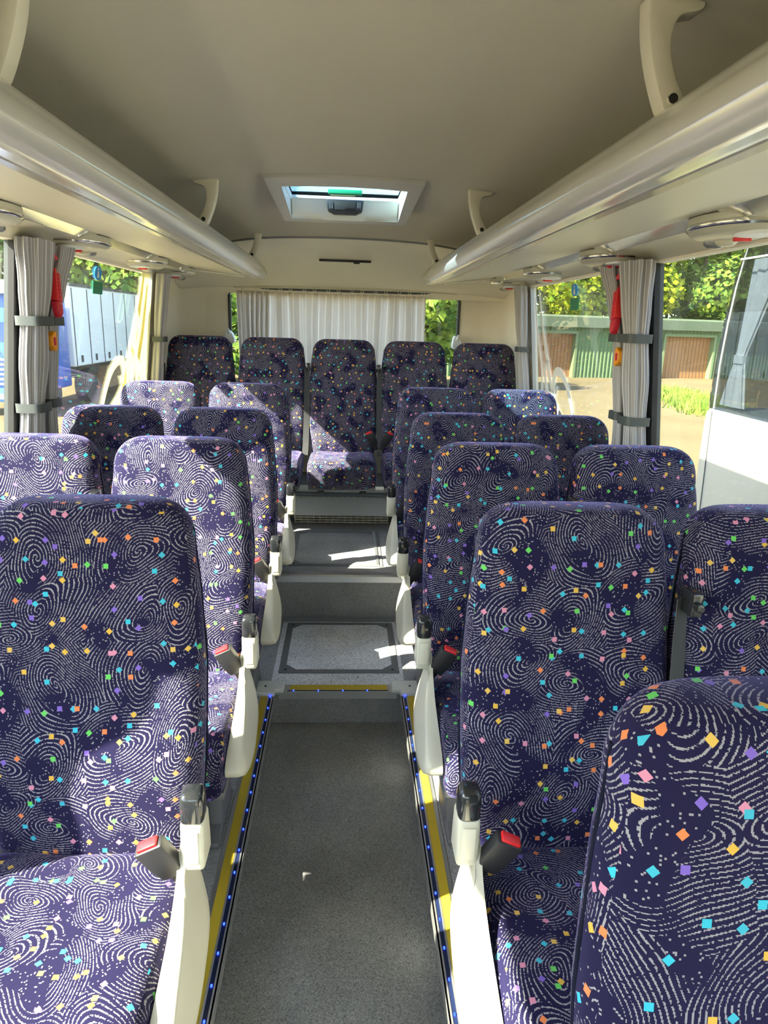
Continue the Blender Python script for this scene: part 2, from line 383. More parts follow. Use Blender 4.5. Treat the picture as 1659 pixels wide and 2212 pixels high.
# heater box on the upper floor
ht = thing('floor_heater', 'long grey convector heater with grilles across the foot of the rear bench', 'heater', (0, YH, Z3))
MB().prism([(0, .05), (.085, .138), (.098, .145), (.115, .145), (.115, .05)], 'x', -.30, .30).obj('casing', 'heater_grey', ht, bevel=.004)
MB().box(-.295, .295, .035, .055, 0, .052).obj('core', 'rubber', ht)
for i in range(3):
    MB().box(-.30, .30, .0, .03, .004+i*.016, .009+i*.016).obj('grille_bar', 'heater_grill', ht)
for i in range(16):
    x = -.295 + i*.59/15
    MB().box(x-.002, x+.002, .0, .03, .0, .05).obj('grille_bar', 'heater_grill', ht)
for i in range(15):
    x = -.285 + i*.57/14
    MB().box(x-.015, x+.015, .098, .118, .144, .148).obj('grille_slot', 'heater_grill', ht)

# side walls
def side_wall(s, name, label):
    w = struct(name, label, 'wall')
    def xs(z, off=0): return s*(wall_x(z)+off)
    def panel(nm, y0, y1, z0, z1, m, t=.04, off=0, **kw):
        V = [(xs(z, off+o), y, z) for y in (y0, y1) for z in (z0, z1) for o in (0, t)]
        return MB().add(V, [(0, 1, 3, 2), (4, 6, 7, 5), (0, 4, 5, 1), (2, 3, 7, 6), (0, 2, 6, 4), (1, 5, 7, 3)]).obj(nm, m, w, **kw)
    panel('lower_panel', YF, YR, -.9, SILL, 'cream_wall')
    panel('header', YF, YR, WTOP, 1.965, 'cream_wall')
    for i, (a, b) in enumerate(PIL):
        panel('window_pillar', a, b, SILL, WTOP, 'cream_wall' if i == 3 else 'band', .035)
    # edge profile of rubber along the pillars
    for a, b in PIL[1:3]:
        for yy in (a-.012, b-.006):
            panel('rubber_seal', yy, yy+.018, SILL, WTOP, 'rubber', .02, -.004)
    panel('rubber_seal', PIL[3][0]-.016, PIL[3][0]+.002, SILL, WTOP, 'dark_alu', .02, -.004)
    panel('window_sill', YF, PIL[3][0], SILL-.03, SILL, 'cream_wall', .03, -.03)
    return w
wL = side_wall(-1, 'wall_left', 'cream side wall with slim dark window pillars on the truck side')
wR = side_wall(1, 'wall_right', 'cream side wall with slim dark window pillars on the garage side')
wi = 0
for s, side in ((-1, 'truck'), (1, 'garage')):
    edges = [(YF, PIL[0][0]), (PIL[0][1], PIL[1][0]), (PIL[1][1], PIL[2][0]), (PIL[2][1], PIL[3][0])]
    desc = ['foremost side window beside the cab on the %s side', 'clear side window beside the front row on the %s side', 'clear side window before the tied curtain pair on the %s side', 'rearmost clear side window with safety stickers on the %s side']
    for (a, b), d_ in zip(edges, desc):
        wi += 1
        V = [(s*(wall_x(z)+.012+o), y, z) for y in (a, b) for z in (SILL, WTOP) for o in (0, .004)]
        o = MB().add(V, [(0, 1, 3, 2), (4, 6, 7, 5), (0, 4, 5, 1), (2, 3, 7, 6), (0, 2, 6, 4), (1, 5, 7, 3)]).obj('window_%d' % wi, 'glass')
        tag(o, d_ % side, 'window', kind='structure')

# ceiling (arched lining with an opening for the hatch) and outer roof
HX, HY0, HY1 = .245, 2.93, 3.44
def ceil_z(x, y):
    c = 2.165 if y < 2.6 else 2.165 - .035*((y-2.6)/1.9)**1.5
    return c - .05*abs(x)**2 - .11*abs(x)**5
def arch(xs_, ys_, zf, hole=True, top=None):
    mb = MB(); n = len(xs_)
    V = [(x, y, zf(x, y)) for y in ys_ for x in xs_]; Fc = []
    for j in range(len(ys_)-1):
        for i in range(n-1):
            xm, ym = (xs_[i]+xs_[i+1])/2, (ys_[j]+ys_[j+1])/2
            if hole and abs(xm) < HX and HY0 < ym < HY1: continue
            Fc.append((j*n+i, j*n+i+1, (j+1)*n+i+1, (j+1)*n+i))
    return mb.add(V, Fc)
XS = [-1.10, -1.0, -.9, -.8, -.7, -.6, -.5, -.4, -.32, -HX, -.16, -.08, 0, .08, .16, HX, .32, .4, .5, .6, .7, .8, .9, 1.0, 1.10]
YS = [YF, -1, -.4, .2, .8, 1.3, 1.8, 2.3, 2.6, 2.8, HY0, 3.1, 3.27, HY1, 3.7, 3.9, 4.1, 4.3, 4.5]
ce = struct('ceiling', 'beige-grey fabric lined arched bus ceiling', 'ceiling')
arch(XS, YS, ceil_z).obj('headlining', 'ceiling', ce, smooth=True)
XO = [-1.17, -1.15] + XS[1:-1] + [1.15, 1.17]
def roof_z(x, y):
    a = abs(x); q = min(1, max(0, (a-.38)/.25)); return (1.97 if a > 1.16 else 2.14 if a > 1.12 else 2.205 + .12*q*q*(3-2*q) - .05*a*a)
arch(XO, YS + [YR+.1], roof_z).obj('outer_roof', 'bus_white', ce, smooth=True)

# rear dome and rear wall
wb = struct('wall_rear', 'cream moulded rear end of the bus with a wide curtained window', 'wall')
prof = [(4.49, .0), (4.50, -.012), (4.52, -.014), (4.60, -.022), (4.70, -.055), (4.745, -.095), (4.79, -.12), (4.85, -.185), (4.90, -.235), (4.93, -.265), (4.965, -.275), (YR-.02, -.28), (YR-.02, -.33)]
xs_ = [i*.11 for i in range(-10, 11)]
rings = [[(x, y - .10*(abs(x)/1.1)**3*(1 if y > 4.55 else .3), ceil_z(x, 4.5)+dz*(ceil_z(x, 4.5)-1.80)/.33) for x in xs_] for y, dz in prof]
MB().loft(rings, closed=False, cap=False).obj('rear_dome', 'cream_wall', wb, smooth=True)
MB().tube([(x, 4.495 - .03*(abs(x)/1.1)**3, ceil_z(x, 4.5)-.004) for x in xs_], .007, 6).obj('edge_trim', 'dark_alu', wb, smooth=True)
WX0, WX1, WZ0, WZ1 = -.795, .805, .98, 1.838
def holed(x0, x1, z0, z1, a0, a1, b0, b1, y0, y1):
    o = [(x0, z0), (x1, z0), (x1, z1), (x0, z1)]; i = [(a0, b0), (a1, b0), (a1, b1), (a0, b1)]
    rg = [[(x, y, z) for x, z in q] for q, y in ((o, y0), (o, y1), (i, y1), (i, y0), (o, y0))]
    return MB().loft(rg, cap=False)
holed(-1.3, 1.3, -.9, 2.12, WX0, WX1, WZ0, WZ1, YR-.02, YR+.03).obj('rear_panel', 'cream_wall', wb)
for s in (-1, 1):   # rounded corner between side and rear
    rg = []
    for z in (ZB-.006, 1.2, 1.88):
        rg.append([(s*(wall_x(z)-.16+.16*math.cos(a)), YR-.18+.16*math.sin(a), z) for a in [k*math.pi/2/8 for k in range(9)]])
    MB().loft(rg, closed=False, cap=False).obj('corner_panel', 'cream_wall', wb, smooth=True)
# rubber rim of the rear window, rounded corners
rim = []
for cx, cz, a0 in ((WX1-.05, WZ1-.05, 0), (WX0+.05, WZ1-.05, 90), (WX0+.05, WZ0+.05, 180), (WX1-.05, WZ0+.05, 270)):
    for k in range(7):
        a = math.radians(a0+k*15); rim.append((cx+.052*math.cos(a), YR-.025, cz+.052*math.sin(a)))
MB().tube(rim+[rim[0]], .012, 8).obj('window_rubber', 'band', wb, smooth=True)
MB().box(-.74, .76, YR-.075, YR-.02, 1.848, 1.872).obj('curtain_pelmet', 'cream', wb, bevel=.005)
for x in (-.298, -.02, .264):
    MB().cyl((x, 4.885, 1.925), 'y', .009, .012, 10).obj('screw_cap', 'cream', wb)
sl = MB().box(-.17, .17, 4.742, 4.76, 2.008, 2.022).obj('brake_light_slot', 'rubber', wb, bevel=.004)
MB().box(.055, .095, 4.736, 4.75, 1.998, 2.012).obj('latch', 'black_plastic', sl, bevel=.003)
wi += 1
tag(MB().box(WX0, WX1, YR, YR+.005, WZ0, WZ1).obj('window_%d' % wi, 'glass'), 'wide rear window behind the grey pleated curtain', 'window', kind='structure')

# front end behind the viewer: dash and windscreen frame
wf = struct('wall_front', 'front end of the bus behind the viewer', 'wall')
holed(-1.3, 1.3, -.9, 2.10, -1.05, 1.05, .85, 1.70, YF-.05, YF).obj('front_panel', 'cream_wall', wf)
wi += 1
tag(MB().box(-1.05, 1.05, YF-.03, YF-.025, .85, 1.70).obj('window_%d' % wi, 'glass'), 'windscreen behind the viewer', 'window', kind='structure')

# ------------------------------------------------------------------ roof hatch
rh = thing('roof_hatch', 'glazed roof hatch with grey frame, black fan and green handle', 'roof hatch', (0, 0, 0))
FX, FY0, FY1 = .315, 2.84, 3.52
def hz(x, y): return ceil_z(x, y) - .004
ring_o = [(-FX, FY0), (-.16, FY0-.014), (0, FY0-.018), (.16, FY0-.014), (FX, FY0), (FX-.01, (FY0+FY1)/2), (FX-.02, FY1), (0, FY1+.012), (-FX+.02, FY1), (-FX+.01, (FY0+FY1)/2)]
ring_i = [(-HX, HY0), (-.13, HY0-.012), (0, HY0-.016), (.13, HY0-.012), (HX, HY0), (HX, (HY0+HY1)/2), (HX, HY1), (0, HY1+.006), (-HX, HY1), (-HX, (HY0+HY1)/2)]
def hang(y): return .014 + .05*(y-FY0)/(FY1-FY0)
r0 = [(x, y, hz(x, y)+.004) for x, y in ring_o]; r1 = [(x*.985, y, hz(x, y)-hang(y)) for x, y in ring_o]
r2 = [(x*1.02, y, hz(x, y)-hang(y)-.003) for x, y in ring_i]; r3 = [(x, y, 2.188) for x, y in ring_i]
MB().loft([r0, r1, r2], cap=False).obj('frame', 'hatch_frame', rh, bevel=.006, angle=30)
MB().loft([[(x*.995, y, z) for x, y, z in r2], r3], cap=False).obj('shaft_lining', 'hatch_white', rh)
MB().box(-.285, .285, 2.885, 3.485, 2.196, 2.201).obj('pane', 'hatch_glass', rh)
def hring(q): return [(x*q, 3.185+(y-3.185)*q) for x, y in ((-.285, 2.885), (.285, 2.885), (.285, 3.485), (-.285, 3.485))]
MB().loft([[(x, y, z) for x, y in hring(q)] for q, z in ((1, 2.188), (1, 2.196), (.955, 2.196), (.955, 2.188), (1, 2.188))], cap=False).obj('seal', 'black_plastic', rh)
# moulded ledge with the fan at the rear of the opening
zr = hz(0, 3.44)-hang(3.44)
def ledge_ring(x, q): return [(x, 3.37, 2.165), (x, 3.385, 2.150), (x, 3.40, zr+.035-q), (x, 3.43, zr+.012-q), (x, 3.438, zr), (x, 3.438, 2.165)]
MB().loft([ledge_ring(x, q) for x, q in ((-.243, .0), (-.20, .004), (-.15, .014), (-.11, .02), (-.08, .022), (.08, .022), (.11, .02), (.15, .014), (.20, .004), (.243, 0))]).obj('ledge', 'hatch_white', rh, smooth=True)
fan = MB().prism([(-.078, zr+.022), (-.05, zr+.010), (.05, zr+.010), (.078, zr+.022), (.084, 2.158), (-.084, 2.158)], 'y', 3.335, 3.415).obj('fan_housing', 'black_plastic', rh, bevel=.005)
MB().box(-.048, .048, 3.330, 3.337, zr+.022, 2.150).obj('fan_mouth', 'rubber', fan, bevel=.002)
for i in range(3):
    for sx in (-1, 1): MB().box(sx*(.056+.006*i)-.0015, sx*(.056+.006*i)+.0015, 3.329, 3.336, zr+.026, 2.148).obj('fan_slat', 'seat_grey', fan)
MB().box(-.075, .075, 3.25, 3.285, 2.168, 2.186).obj('handle', 'green_plastic', rh, bevel=.004)
MB().box(-.065, .045, 3.29, 3.30, 2.168, 2.180).obj('handle_label', 'flourish', rh)

# ------------------------------------------------------------------ luggage racks
def rack(s, label):
    t = thing('luggage_rack', label, 'luggage rack', (0, 0, 0), group=None)
    def ex(prof, y0, y1, nm, m, par=t, **kw):
        mb = MB().prism(prof, 'y', y0, y1)
        if s < 0: mb = mb.mirror()
        return mb.obj(nm, m, par, **kw)
    Z = 0
    # silver bull-nose fascia, several shallow ridges
    outer = [(.585, 1.990), (.568, 1.996), (.548, 1.990), (.528, 1.976), (.508, 1.957), (.505, 1.950), (.492, 1.938), (.482, 1.922), (.476, 1.905), (.478, 1.895), (.484, 1.887), (.487, 1.880), (.498, 1.871), (.515, 1.866), (.519, 1.870), (.545, 1.868), (.560, 1.872)]
    inner = [(.575, 1.89), (.53, 1.895), (.505, 1.905), (.515, 1.93), (.555, 1.965), (.59, 1.975)]
    ex(outer + inner, -1.2, 4.18, 'fascia', 'silver', smooth=True)
    ex([(x-.0015, z) for x, z in outer] + inner, 4.18, 4.44, 'end_fascia', 'cream', smooth=True)
    ex([(.556, 1.868), (.612, 1.882), (.612, 1.888), (.556, 1.875)], -1.2, 4.44, 'trim_strip', 'chrome')
    ex([(.612, 1.883), (.93, 1.922), (.93, 1.934), (.612, 1.895)], -1.2, 4.50, 'underside_panel', 'under_panel')
    ex([(.93, 1.922), (.975, 1.902), (.985, 1.910), (.93, 1.934)], -1.2, 4.50, 'trim_strip', 'chrome')
    ex([(.975, 1.902), (1.06, 1.895), (1.108, 1.862), (1.12, 1.87), (1.07, 1.92), (.975, 1.935)], -1.2, 4.62, 'service_channel', 'under_panel', smooth=True)
    ex([(.56, 1.955), (1.09, 1.965), (1.09, 1.975), (.56, 1.965)], -1.2, 4.42, 'shelf', 'dark_alu')
    # rounded end cap
    rg = []
    base = outer + [(.612, 1.888), (.93, 1.93), (1.06, 1.92), (1.06, 1.96), (.62, 1.975)]
    cx, cz = .62, 1.92
    for k in range(6):
        a = k/5*math.pi/2; q = math.cos(a)*.25+.75 if k < 5 else .7
        rg.append([(s*(cx+(x-cx)*q), 4.44+.05*math.sin(a), cz+(z-cz)*q) for x, z in base])
    MB().loft(rg).obj('end_cap', 'cream', t, smooth=True)
    ex([(.612, 1.876), (.98, 1.912), (.98, 1.918), (.612, 1.882)], 4.47, 4.50, 'rear_trim', 'chrome')
    # curved brackets up to the ceiling
    for yb in (1.27, 2.93, 4.36):
        def wv(u, v): return u, v
        pr = smooth_closed([(.545, 1.975), (.520, 2.02), (.500, 2.08), (.492, 2.135), (.498, 2.150), (.56, 2.148), (.585, 2.140), (.578, 2.128), (.545, 2.118), (.536, 2.08), (.552, 2.03), (.585, 1.975)], 3)
        b = ex(pr, yb-.021, yb+.021, 'bracket', 'bracket', bevel=.005, angle=50)
        c = MB().cyl((s*.550, yb-.022, 2.00), 'y', .008, .004, 12).obj('screw_hole', 'rubber', b)
        MB().tube([(s*.550+.0095*math.cos(q), yb-.0225, 2.00+.0095*math.sin(q)) for q in [k*math.pi/6 for k in range(13)]], .0018, 6).obj('screw_collar', 'bracket', b, smooth=True)
    return t
rack(-1, 'long silver-edged overhead luggage rack above the windows on the truck side')
rack(1, 'long silver-edged overhead luggage rack above the windows on the garage side')

# passenger service units under the racks
def service_unit(x, y, s, label):
    t = thing('reading_light_unit', label, 'reading light', (s*1.035, y, 1.888), group='oval reading light units under the racks')
    k = 28
    el = [(math.cos(2*math.pi*i/k), math.sin(2*math.pi*i/k)) for i in range(k)]
    MB().loft([[(.115*a*q, .16*b*q, z) for a, b in el] for q, z in ((1, .03), (1, .006), (.93, -.008), (.8, -.016), (.5, -.02), (.1, -.021))]).obj('housing', 'cream', t, smooth=True)
    MB().loft([[(.117*a, .162*b, .012) for a, b in el], [(.119*a, .165*b, .004) for a, b in el], [(.112*a, .155*b, -.001) for a, b in el]], cap=False).obj('rim', 'chrome', t, smooth=True)
    MB().loft([[(.05*a*q, -.085+.05*b*q, z) for a, b in el] for q, z in ((1, -.010), (1, -.022), (.6, -.024), (.1, -.024))]).obj('speaker_grille', 'heater_grey', t, smooth=True)
    for yy in (.05, .11):
        MB().loft([[(.03*a*q, yy+.024*b*q, z) for a, b in el] for q, z in ((1, -.008), (1, -.024), (.7, -.032), (.2, -.034))]).obj('air_nozzle', 'dark_alu' if yy > .1 else 'cream', t, smooth=True)
    MB().box(-.022, .022, -.037, -.020, -.030, -.012).obj('call_button', 'red', t, bevel=.003)
for s, lst in ((1, [(1.87, 'oval reading light unit nearest the viewer, over the garage-side windows'), (2.76, 'oval reading light unit above the red hammer on the garage side'), (3.65, 'oval reading light unit over the rear garage-side window'), (4.50, 'rearmost oval reading light unit on the garage side')]),
               (-1, [(2.13, 'oval reading light unit cut by the frame edge on the truck side'), (2.90, 'oval reading light unit above the red hammer on the truck side'), (3.80, 'oval reading light unit over the rear truck-side window'), (4.50, 'rearmost oval reading light unit on the truck side')])):
    for y, lb in lst: service_unit(0, y, s, lb)

# ------------------------------------------------------------------ curtains on the pillars
def curtain_bundle(y, s, tab, label, pleats, z0, z1, xo=.03, group=None, ylean=0):
    """tab: (z, half width along the wall, y shift)"""
    k = pleats*8; rings = []; nz = 26
    for i in range(nz+1):
        z = z0 + (z1-z0)*i/nz
        hw = lerp_tab([(a, b) for a, b, c in tab], z); sh = lerp_tab([(a, c) for a, b, c in tab], z)
        th = .022 + .25*hw; amp = .16
        ring = []
        for j in range(k):
            a = 2*math.pi*j/k; q = 1 + amp*math.cos(pleats*a + .4*math.sin(z*9))
            ring.append((s*(wall_x(z)-xo-th*.5) + th*q*math.cos(a), y+sh+hw*q*math.sin(a), z))
        rings.append(ring)
    mb = MB().loft(rings); o = mb.obj('window_curtain', 'curtain', smooth=True)
    me = o.data; ul = me.uv_layers.new(name='UVMap')
    for p in me.polygons:
        for li in p.loop_indices:
            vi = me.loops[li].vertex_index; j = vi % k
            u = j/k*.5
            ul.data[li].uv = (u if not (j == 0 and any(me.loops[q].vertex_index % k == k-1 for q in p.loop_indices)) else .5, me.vertices[vi].co.z)
    return tag(o, label, 'curtain', group)
def strap(parent, y0, y1, z, s, h=.032, x_in=.075):
    cx = s*(wall_x(z)-.03-x_in*.35); rg = []
    for e, dz in ((.012, -h/2), (.012, h/2), (.008, h/2), (.008, -h/2), (.012, -h/2)):
        rg.append([(cx+b, (y0+y1)/2+a, z+dz) for a, b in superell((y1-y0)/2+e, x_in/2+e-.002, 5, 28)])
    mb = MB().loft(rg, cap=False)
    return mb.obj('tie_strap', 'band', parent, smooth=True)
for s, nm in ((-1, 'truck'), (1, 'garage')):
    tabN = [(.95, .085, 0), (1.29, .045, 0), (1.30, .045, 0), (1.46, .066, .0), (1.60, .055, 0), (1.72, .075, -.0), (1.87, .095, -.01)]
    tabF = [(.95, .055, .04), (1.29, .028, 0), (1.30, .028, 0), (1.46, .036, .0), (1.60, .032, 0), (1.72, .05, .04), (1.87, .065, .10)]
    cn = curtain_bundle(2.535, s, tabN, 'grey pinstriped curtain tied to the pillar, viewer side of the red hammer, %s side' % nm, 9, .95, 1.865, .035)
    strap(cn, 2.48, 2.59, 1.60, s); strap(cn, 2.49, 2.58, 1.30, s)
    cf = curtain_bundle(2.685, s, tabF, 'slim grey curtain tied to the pillar, rear side of the red hammer, %s side' % nm, 6, .95, 1.865, .03)
    strap(cf, 2.65, 2.72, 1.60, s, x_in=.055); strap(cf, 2.655, 2.715, 1.30, s, x_in=.055)
    c1 = curtain_bundle(.965, s, tabN, 'grey curtain tied beside the front row, outer fold, %s side' % nm, 9, .95, 1.865, .035); strap(c1, .91, 1.02, 1.60, s)
    c2 = curtain_bundle(1.115, s, tabF, 'slim grey curtain tied beside the front row, %s side' % nm, 6, .95, 1.865, .03); strap(c2, 1.08, 1.15, 1.60, s, x_in=.055)
    c3 = curtain_bundle(4.235, s, [(.95, .05, 0), (1.30, .045, 0), (1.50, .03, 0), (1.65, .05, 0), (1.87, .06, 0)], 'grey curtain gathered at the rear corner on the %s side' % nm, 6, .95, 1.865, .03)
    strap(c3, 4.20, 4.27, 1.50, s, .03, .06)
    # emergency hammer on the pillar
    hm = thing('emergency_hammer', 'red emergency hammer in its holder on the %s-side pillar' % nm, 'hammer', (s*(wall_x(1.73)-.075), 2.655, 1.73))
    hm.rotation_euler = (math.radians(-16), math.radians(6.4*s), 0)
    MB().box(-.012, .012, -.010, .024, -.066, .044).obj('holder', 'hammer_red', hm, bevel=.003)
    MB().box(-.015, .015, -.024, -.012, -.066, .050).obj('holder_rail', 'red', hm, bevel=.003)
    for i in range(7):
        MB().box(-.0165, .0165, -.008, .002, -.054+i*.0135, -.049+i*.0135).obj('holder_rib', 'red', hm)
    MB().tube([(0, -.017, .03), (0, -.016, .088)], .0065, 8).obj('handle', 'red', hm, smooth=True)
    MB().prism(smooth_closed([(-.030, .092), (-.016, .084), (.012, .090), (.020, .100), (.008, .108), (-.020, .106)], 4), 'x', -.011, .011).obj('hammer_head', 'hammer_red', hm, bevel=.003)
    MB().prism([(-.024, -.070), (.024, -.070), (.024, -.10), (.006, -.122), (-.010, -.112)], 'x', -.012, .012).obj('holder_tip', 'hammer_red', hm, bevel=.003)
    oc = thing('belt_cutter', 'orange seat belt cutter with red centre on the %s-side pillar' % nm, 'belt cutter', (s*(wall_x(1.53)-.085), 2.615, 1.53))
    MB().prism([(-.02, -.018), (.004, -.036), (.018, -.028), (.018, .028), (.004, .036), (-.02, .018)], 'x', -.011, .011).obj('body', 'orange', oc, bevel=.003)
    MB().box(-.0135, .0135, -.016, .000, -.014, .014).obj('red_panel', 'hammer_red', oc)
    # safety stickers on the glass
    xw = wall_x(1.79)
    def on_glass(mb): return mb.xf(Matrix.Translation((s*(wall_x(1.77)+.009), 3.42 if s > 0 else 3.34, 1.78)) @ Matrix.Rotation(math.radians(-6.45)*s, 4, 'Y'))
    st = thing('window_sticker', 'blue oval sticker over a green exit sign stuck on the %s-side glass' % nm, 'sticker')
    d_ = on_glass(MB().cyl((0, 0, .03), 'x', .030, .002, 24).xf(Matrix.Diagonal((1, 1.5, 1, 1)))).obj('round_sign', 'sticker_blue', st)
    g_ = on_glass(MB().box(-.001, .001, -.062, .062, -.062, -.006)).obj('green_sign', 'sticker_green', st)
    on_glass(MB().cyl((0, 0, .046), 'x', .006, .0034, 10)).obj('figure_head', 'white_print', d_)
    on_glass(MB().prism([(-.014, .010), (.014, .010), (.006, .038), (-.006, .038)], 'x', -.0016, .0016)).obj('figure', 'white_print', d_)
    for i in range(3):
        on_glass(MB().box(-.0016, .0016, -.050, .048-.012*i, -.022-i*.014, -.019-i*.014)).obj('print_line', 'trim_green', g_)
    # frosted flourish on the rear side window
    fo = thing('window_decal', 'pale swirling flourish decal on the rearmost %s-side glass' % nm, 'decal')
    def ribbon(pts, w, nmz):
        C = []
        for i in range(len(pts)-1):
            p0, p1, p2, p3 = (Vector(pts[max(0, min(len(pts)-1, i+j-1))]) for j in range(4))
            for q in range(10):
                t = q/10; C.append(.5*((2*p1)+(p2-p0)*t+(2*p0-5*p1+4*p2-p3)*t*t+(3*p1-p0-3*p2+p3)*t**3))
        C.append(Vector(pts[-1])); L_, R_ = [], []
        for i, p in enumerate(C):
            tv = (C[min(i+1, len(C)-1)]-C[max(i-1, 0)]).normalized(); nv = Vector((-tv.y, tv.x))
            ww = w*(.35+.65*math.sin(math.pi*min(1, max(0, i/(len(C)-1)))))
            L_.append(p+nv*ww); R_.append(p-nv*ww)
        mb = MB(); rings = [[(s*(wall_x(a.y)+.008), a.x, a.y), (s*(wall_x(b.y)+.008), b.x, b.y), (s*(wall_x(b.y)+.0095), b.x, b.y), (s*(wall_x(a.y)+.0095), a.x, a.y)] for a, b in zip(L_, R_)]
        return mb.loft(rings).obj(nmz, 'flourish' if s < 0 else 'white_print', fo)
    if s < 0:
        pr_ = smooth_closed([(4.17, 1.855), (4.02, 1.855), (4.00, 1.74), (3.97, 1.66), (4.02, 1.60), (3.97, 1.52), (3.99, 1.42), (4.06, 1.36), (4.04, 1.22), (4.10, 1.05), (4.17, 1.05)], 3)
        MB().add([(s*(wall_x(z)+o_), y, z) for o_ in (.0075, .009) for y, z in pr_], [tuple(range(len(pr_))), tuple(range(2*len(pr_)-1, len(pr_)-1, -1))] + [(i, (i+1) % len(pr_), len(pr_)+(i+1) % len(pr_), len(pr_)+i) for i in range(len(pr_))]).obj('film', 'flourish', fo)
    ribbon([(3.40, 1.02), (3.46, 1.20), (3.58, 1.36), (3.74, 1.40), (3.80, 1.28), (3.72, 1.16), (3.60, 1.14)], .022, 'swirl')
    ribbon([(3.48, 1.08), (3.60, 1.14), (3.78, 1.24), (3.90, 1.44), (3.98, 1.62), (4.05, 1.84)], .045 if s < 0 else .02, 'swirl')
    ribbon([(3.72, 1.32), (3.82, 1.22), (3.92, 1.26), (3.95, 1.40), (3.88, 1.46)], .02, 'swirl')
    ribbon([(4.10, 1.15), (4.02, 1.35), (4.08, 1.55), (4.13, 1.80)], .03 if s < 0 else .015, 'swirl')

# rear curtain on its rail
rc = thing('rear_curtain', 'wide grey pleated curtain with pale stripes drawn across the rear window', 'curtain', (0, 0, 0))
mb = MB(); rings = []; nx = 260; zs = [1.815, 1.795, 1.74, 1.6, 1.4, 1.2, 1.0]
ul_x = []
for i in range(nx+1):
    t = i/nx
    dens = 1.0 if t > .16 else 2.2
    x = -.735 + 1.30*t; ph = (t*11.5 if t > .16 else 1.84+(t-.16)*42)*2*math.pi
    col_ = []
    for z in zs:
        a = .010 + (.012 if z < 1.79 else 0) + .010*math.sin(t*9)
        wob = .006*math.sin(z*6 + t*20)
        col_.append((x + wob, 4.935 + a*math.cos(ph) + .004*math.cos(2.3*ph+z*3), z - (.004*math.cos(ph*2) if z > 1.8 else 0)))
    rings.append(col_)
mb.loft(rings, closed=False, cap=False)
cl = mb.obj('cloth', 'rear_curtain', rc, smooth=True, uv=False)
ul = cl.data.uv_layers.new(name='UVMap')
for p in cl.data.polygons:
    for li in p.loop_indices:
        vi = cl.data.loops[li].vertex_index; ul.data[li].uv = ((vi//len(zs))/nx*1.6, cl.data.vertices[vi].co.z)
md = cl.modifiers.new('thick', 'SOLIDIFY'); md.thickness = .002
MB().tube([(-.76, 4.955, 1.838), (-.4, 4.945, 1.846), (0, 4.94, 1.848), (.4, 4.945, 1.848), (.78, 4.955, 1.842)], .005, 8).obj('rail', 'cream', rc, smooth=True)
for i in range(16):
    x = -.70 + i*.082 + (.012 if i % 2 else 0)
    zc = 1.836
    MB().tube([(x+.010*math.cos(q), 4.941, zc+.010*math.sin(q)) for q in [k*math.pi/5 for k in range(11)]], .0025, 6).obj('ring', 'cream', rc, smooth=True)
# belt guides / coat hooks beside the rear window
for s, lb in ((-1, 'grey moulded hook beside the rear window, truck side'), (1, 'grey moulded hook beside the rear window, garage side')):
    hk = thing('coat_hook', lb, 'hook', (s*.80, 4.965, 1.50))
    MB().prism(smooth_closed([(-.028, -.03), (.03, -.035), (.035, .0), (.012, .045), (-.02, .055), (-.03, .02)], 4), 'y', -.02, .035).obj('base', 'heater_grey', hk, bevel=.004, angle=50)
    MB().tube([(0, -.01, .03), (0, -.05, .045), (0, -.055, .065)], [.012, .010, .008], 8).obj('peg', 'heater_grey', hk, smooth=True)

# ------------------------------------------------------------------ aisle edge light strips
def led_strip(label, prof_fn, pts_led, caps=()): pass
for s, nm in ((-1, 'truck'), (1, 'garage')):
    t = thing('aisle_light_strip', 'aluminium edge strip with yellow band and blue lights, %s side of the aisle' % nm, 'light strip')
    def px(a, b, z0, z1, m, n_):
        x0, x1 = sorted((s*a, s*b)); return MB().box(x0, x1, YF+.3, Y1-.02, z0, z1).obj(n_, m, t)
    px(.262, .325, HS, HS+.003, 'alu', 'profile'); px(.286, .313, HS+.003, HS+.005, 'yellow', 'yellow_band')
    px(.266, .270, HS+.001, HS+.006, 'alu', 'bead'); px(.281, .286, HS+.003, HS+.006, 'alu', 'bead')
    px(.270, .281, HS+.003, HS+.0045, 'led_channel', 'light_channel'); px(.260, .266, HS-.03, HS+.003, 'alu', 'lip')
    y = Y1 - .045
    led_me = MB().box(-.0021, .0021, -.003, .003, 0, .003).mesh('light_dot', 'led_blue')
    while y > .45:
        o = link('light_dot', led_me, t); o.location = (s*.2755, y, HS+.0045); y -= .084
t = thing('step_light_strip', 'step edge strip with ochre band and four blue lights across the aisle', 'light strip')
MB().box(-.245, .245, Y1-.008, Y1+.055, HS, HS+.003).obj('profile', 'alu', t)
MB().box(-.20, .205, Y1+.014, Y1+.050, HS+.003, HS+.005).obj('yellow_band', 'yellow', t)
MB().box(-.21, .21, Y1-.003, Y1+.008, HS+.003, HS+.0045).obj('light_channel', 'led_channel', t)
MB().box(-.245, .245, Y1-.010, Y1-.003, HS-.025, HS+.006).obj('lip', 'alu', t)
for x in (-.185, -.082, .020, .122):
    o = link('light_dot', led_me, t); o.location = (x, Y1+.003, HS+.0045)
for s in (-1, 1):
    c = MB().prism([(s*.225, Y1+.058), (s*.335, Y1+.058), (s*.335, Y1-.04), (s*.258, Y1-.04), (s*.258, Y1-.012), (s*.225, Y1-.012)], 'z', HS+.0015, HS+.022).obj('corner_cap', 'hatch_white', t, bevel=.004, angle=30)
    MB().cyl((s*.30, Y1+.01, HS+.0225), 'z', .005, .002, 8).obj('screw', 'rubber', c)

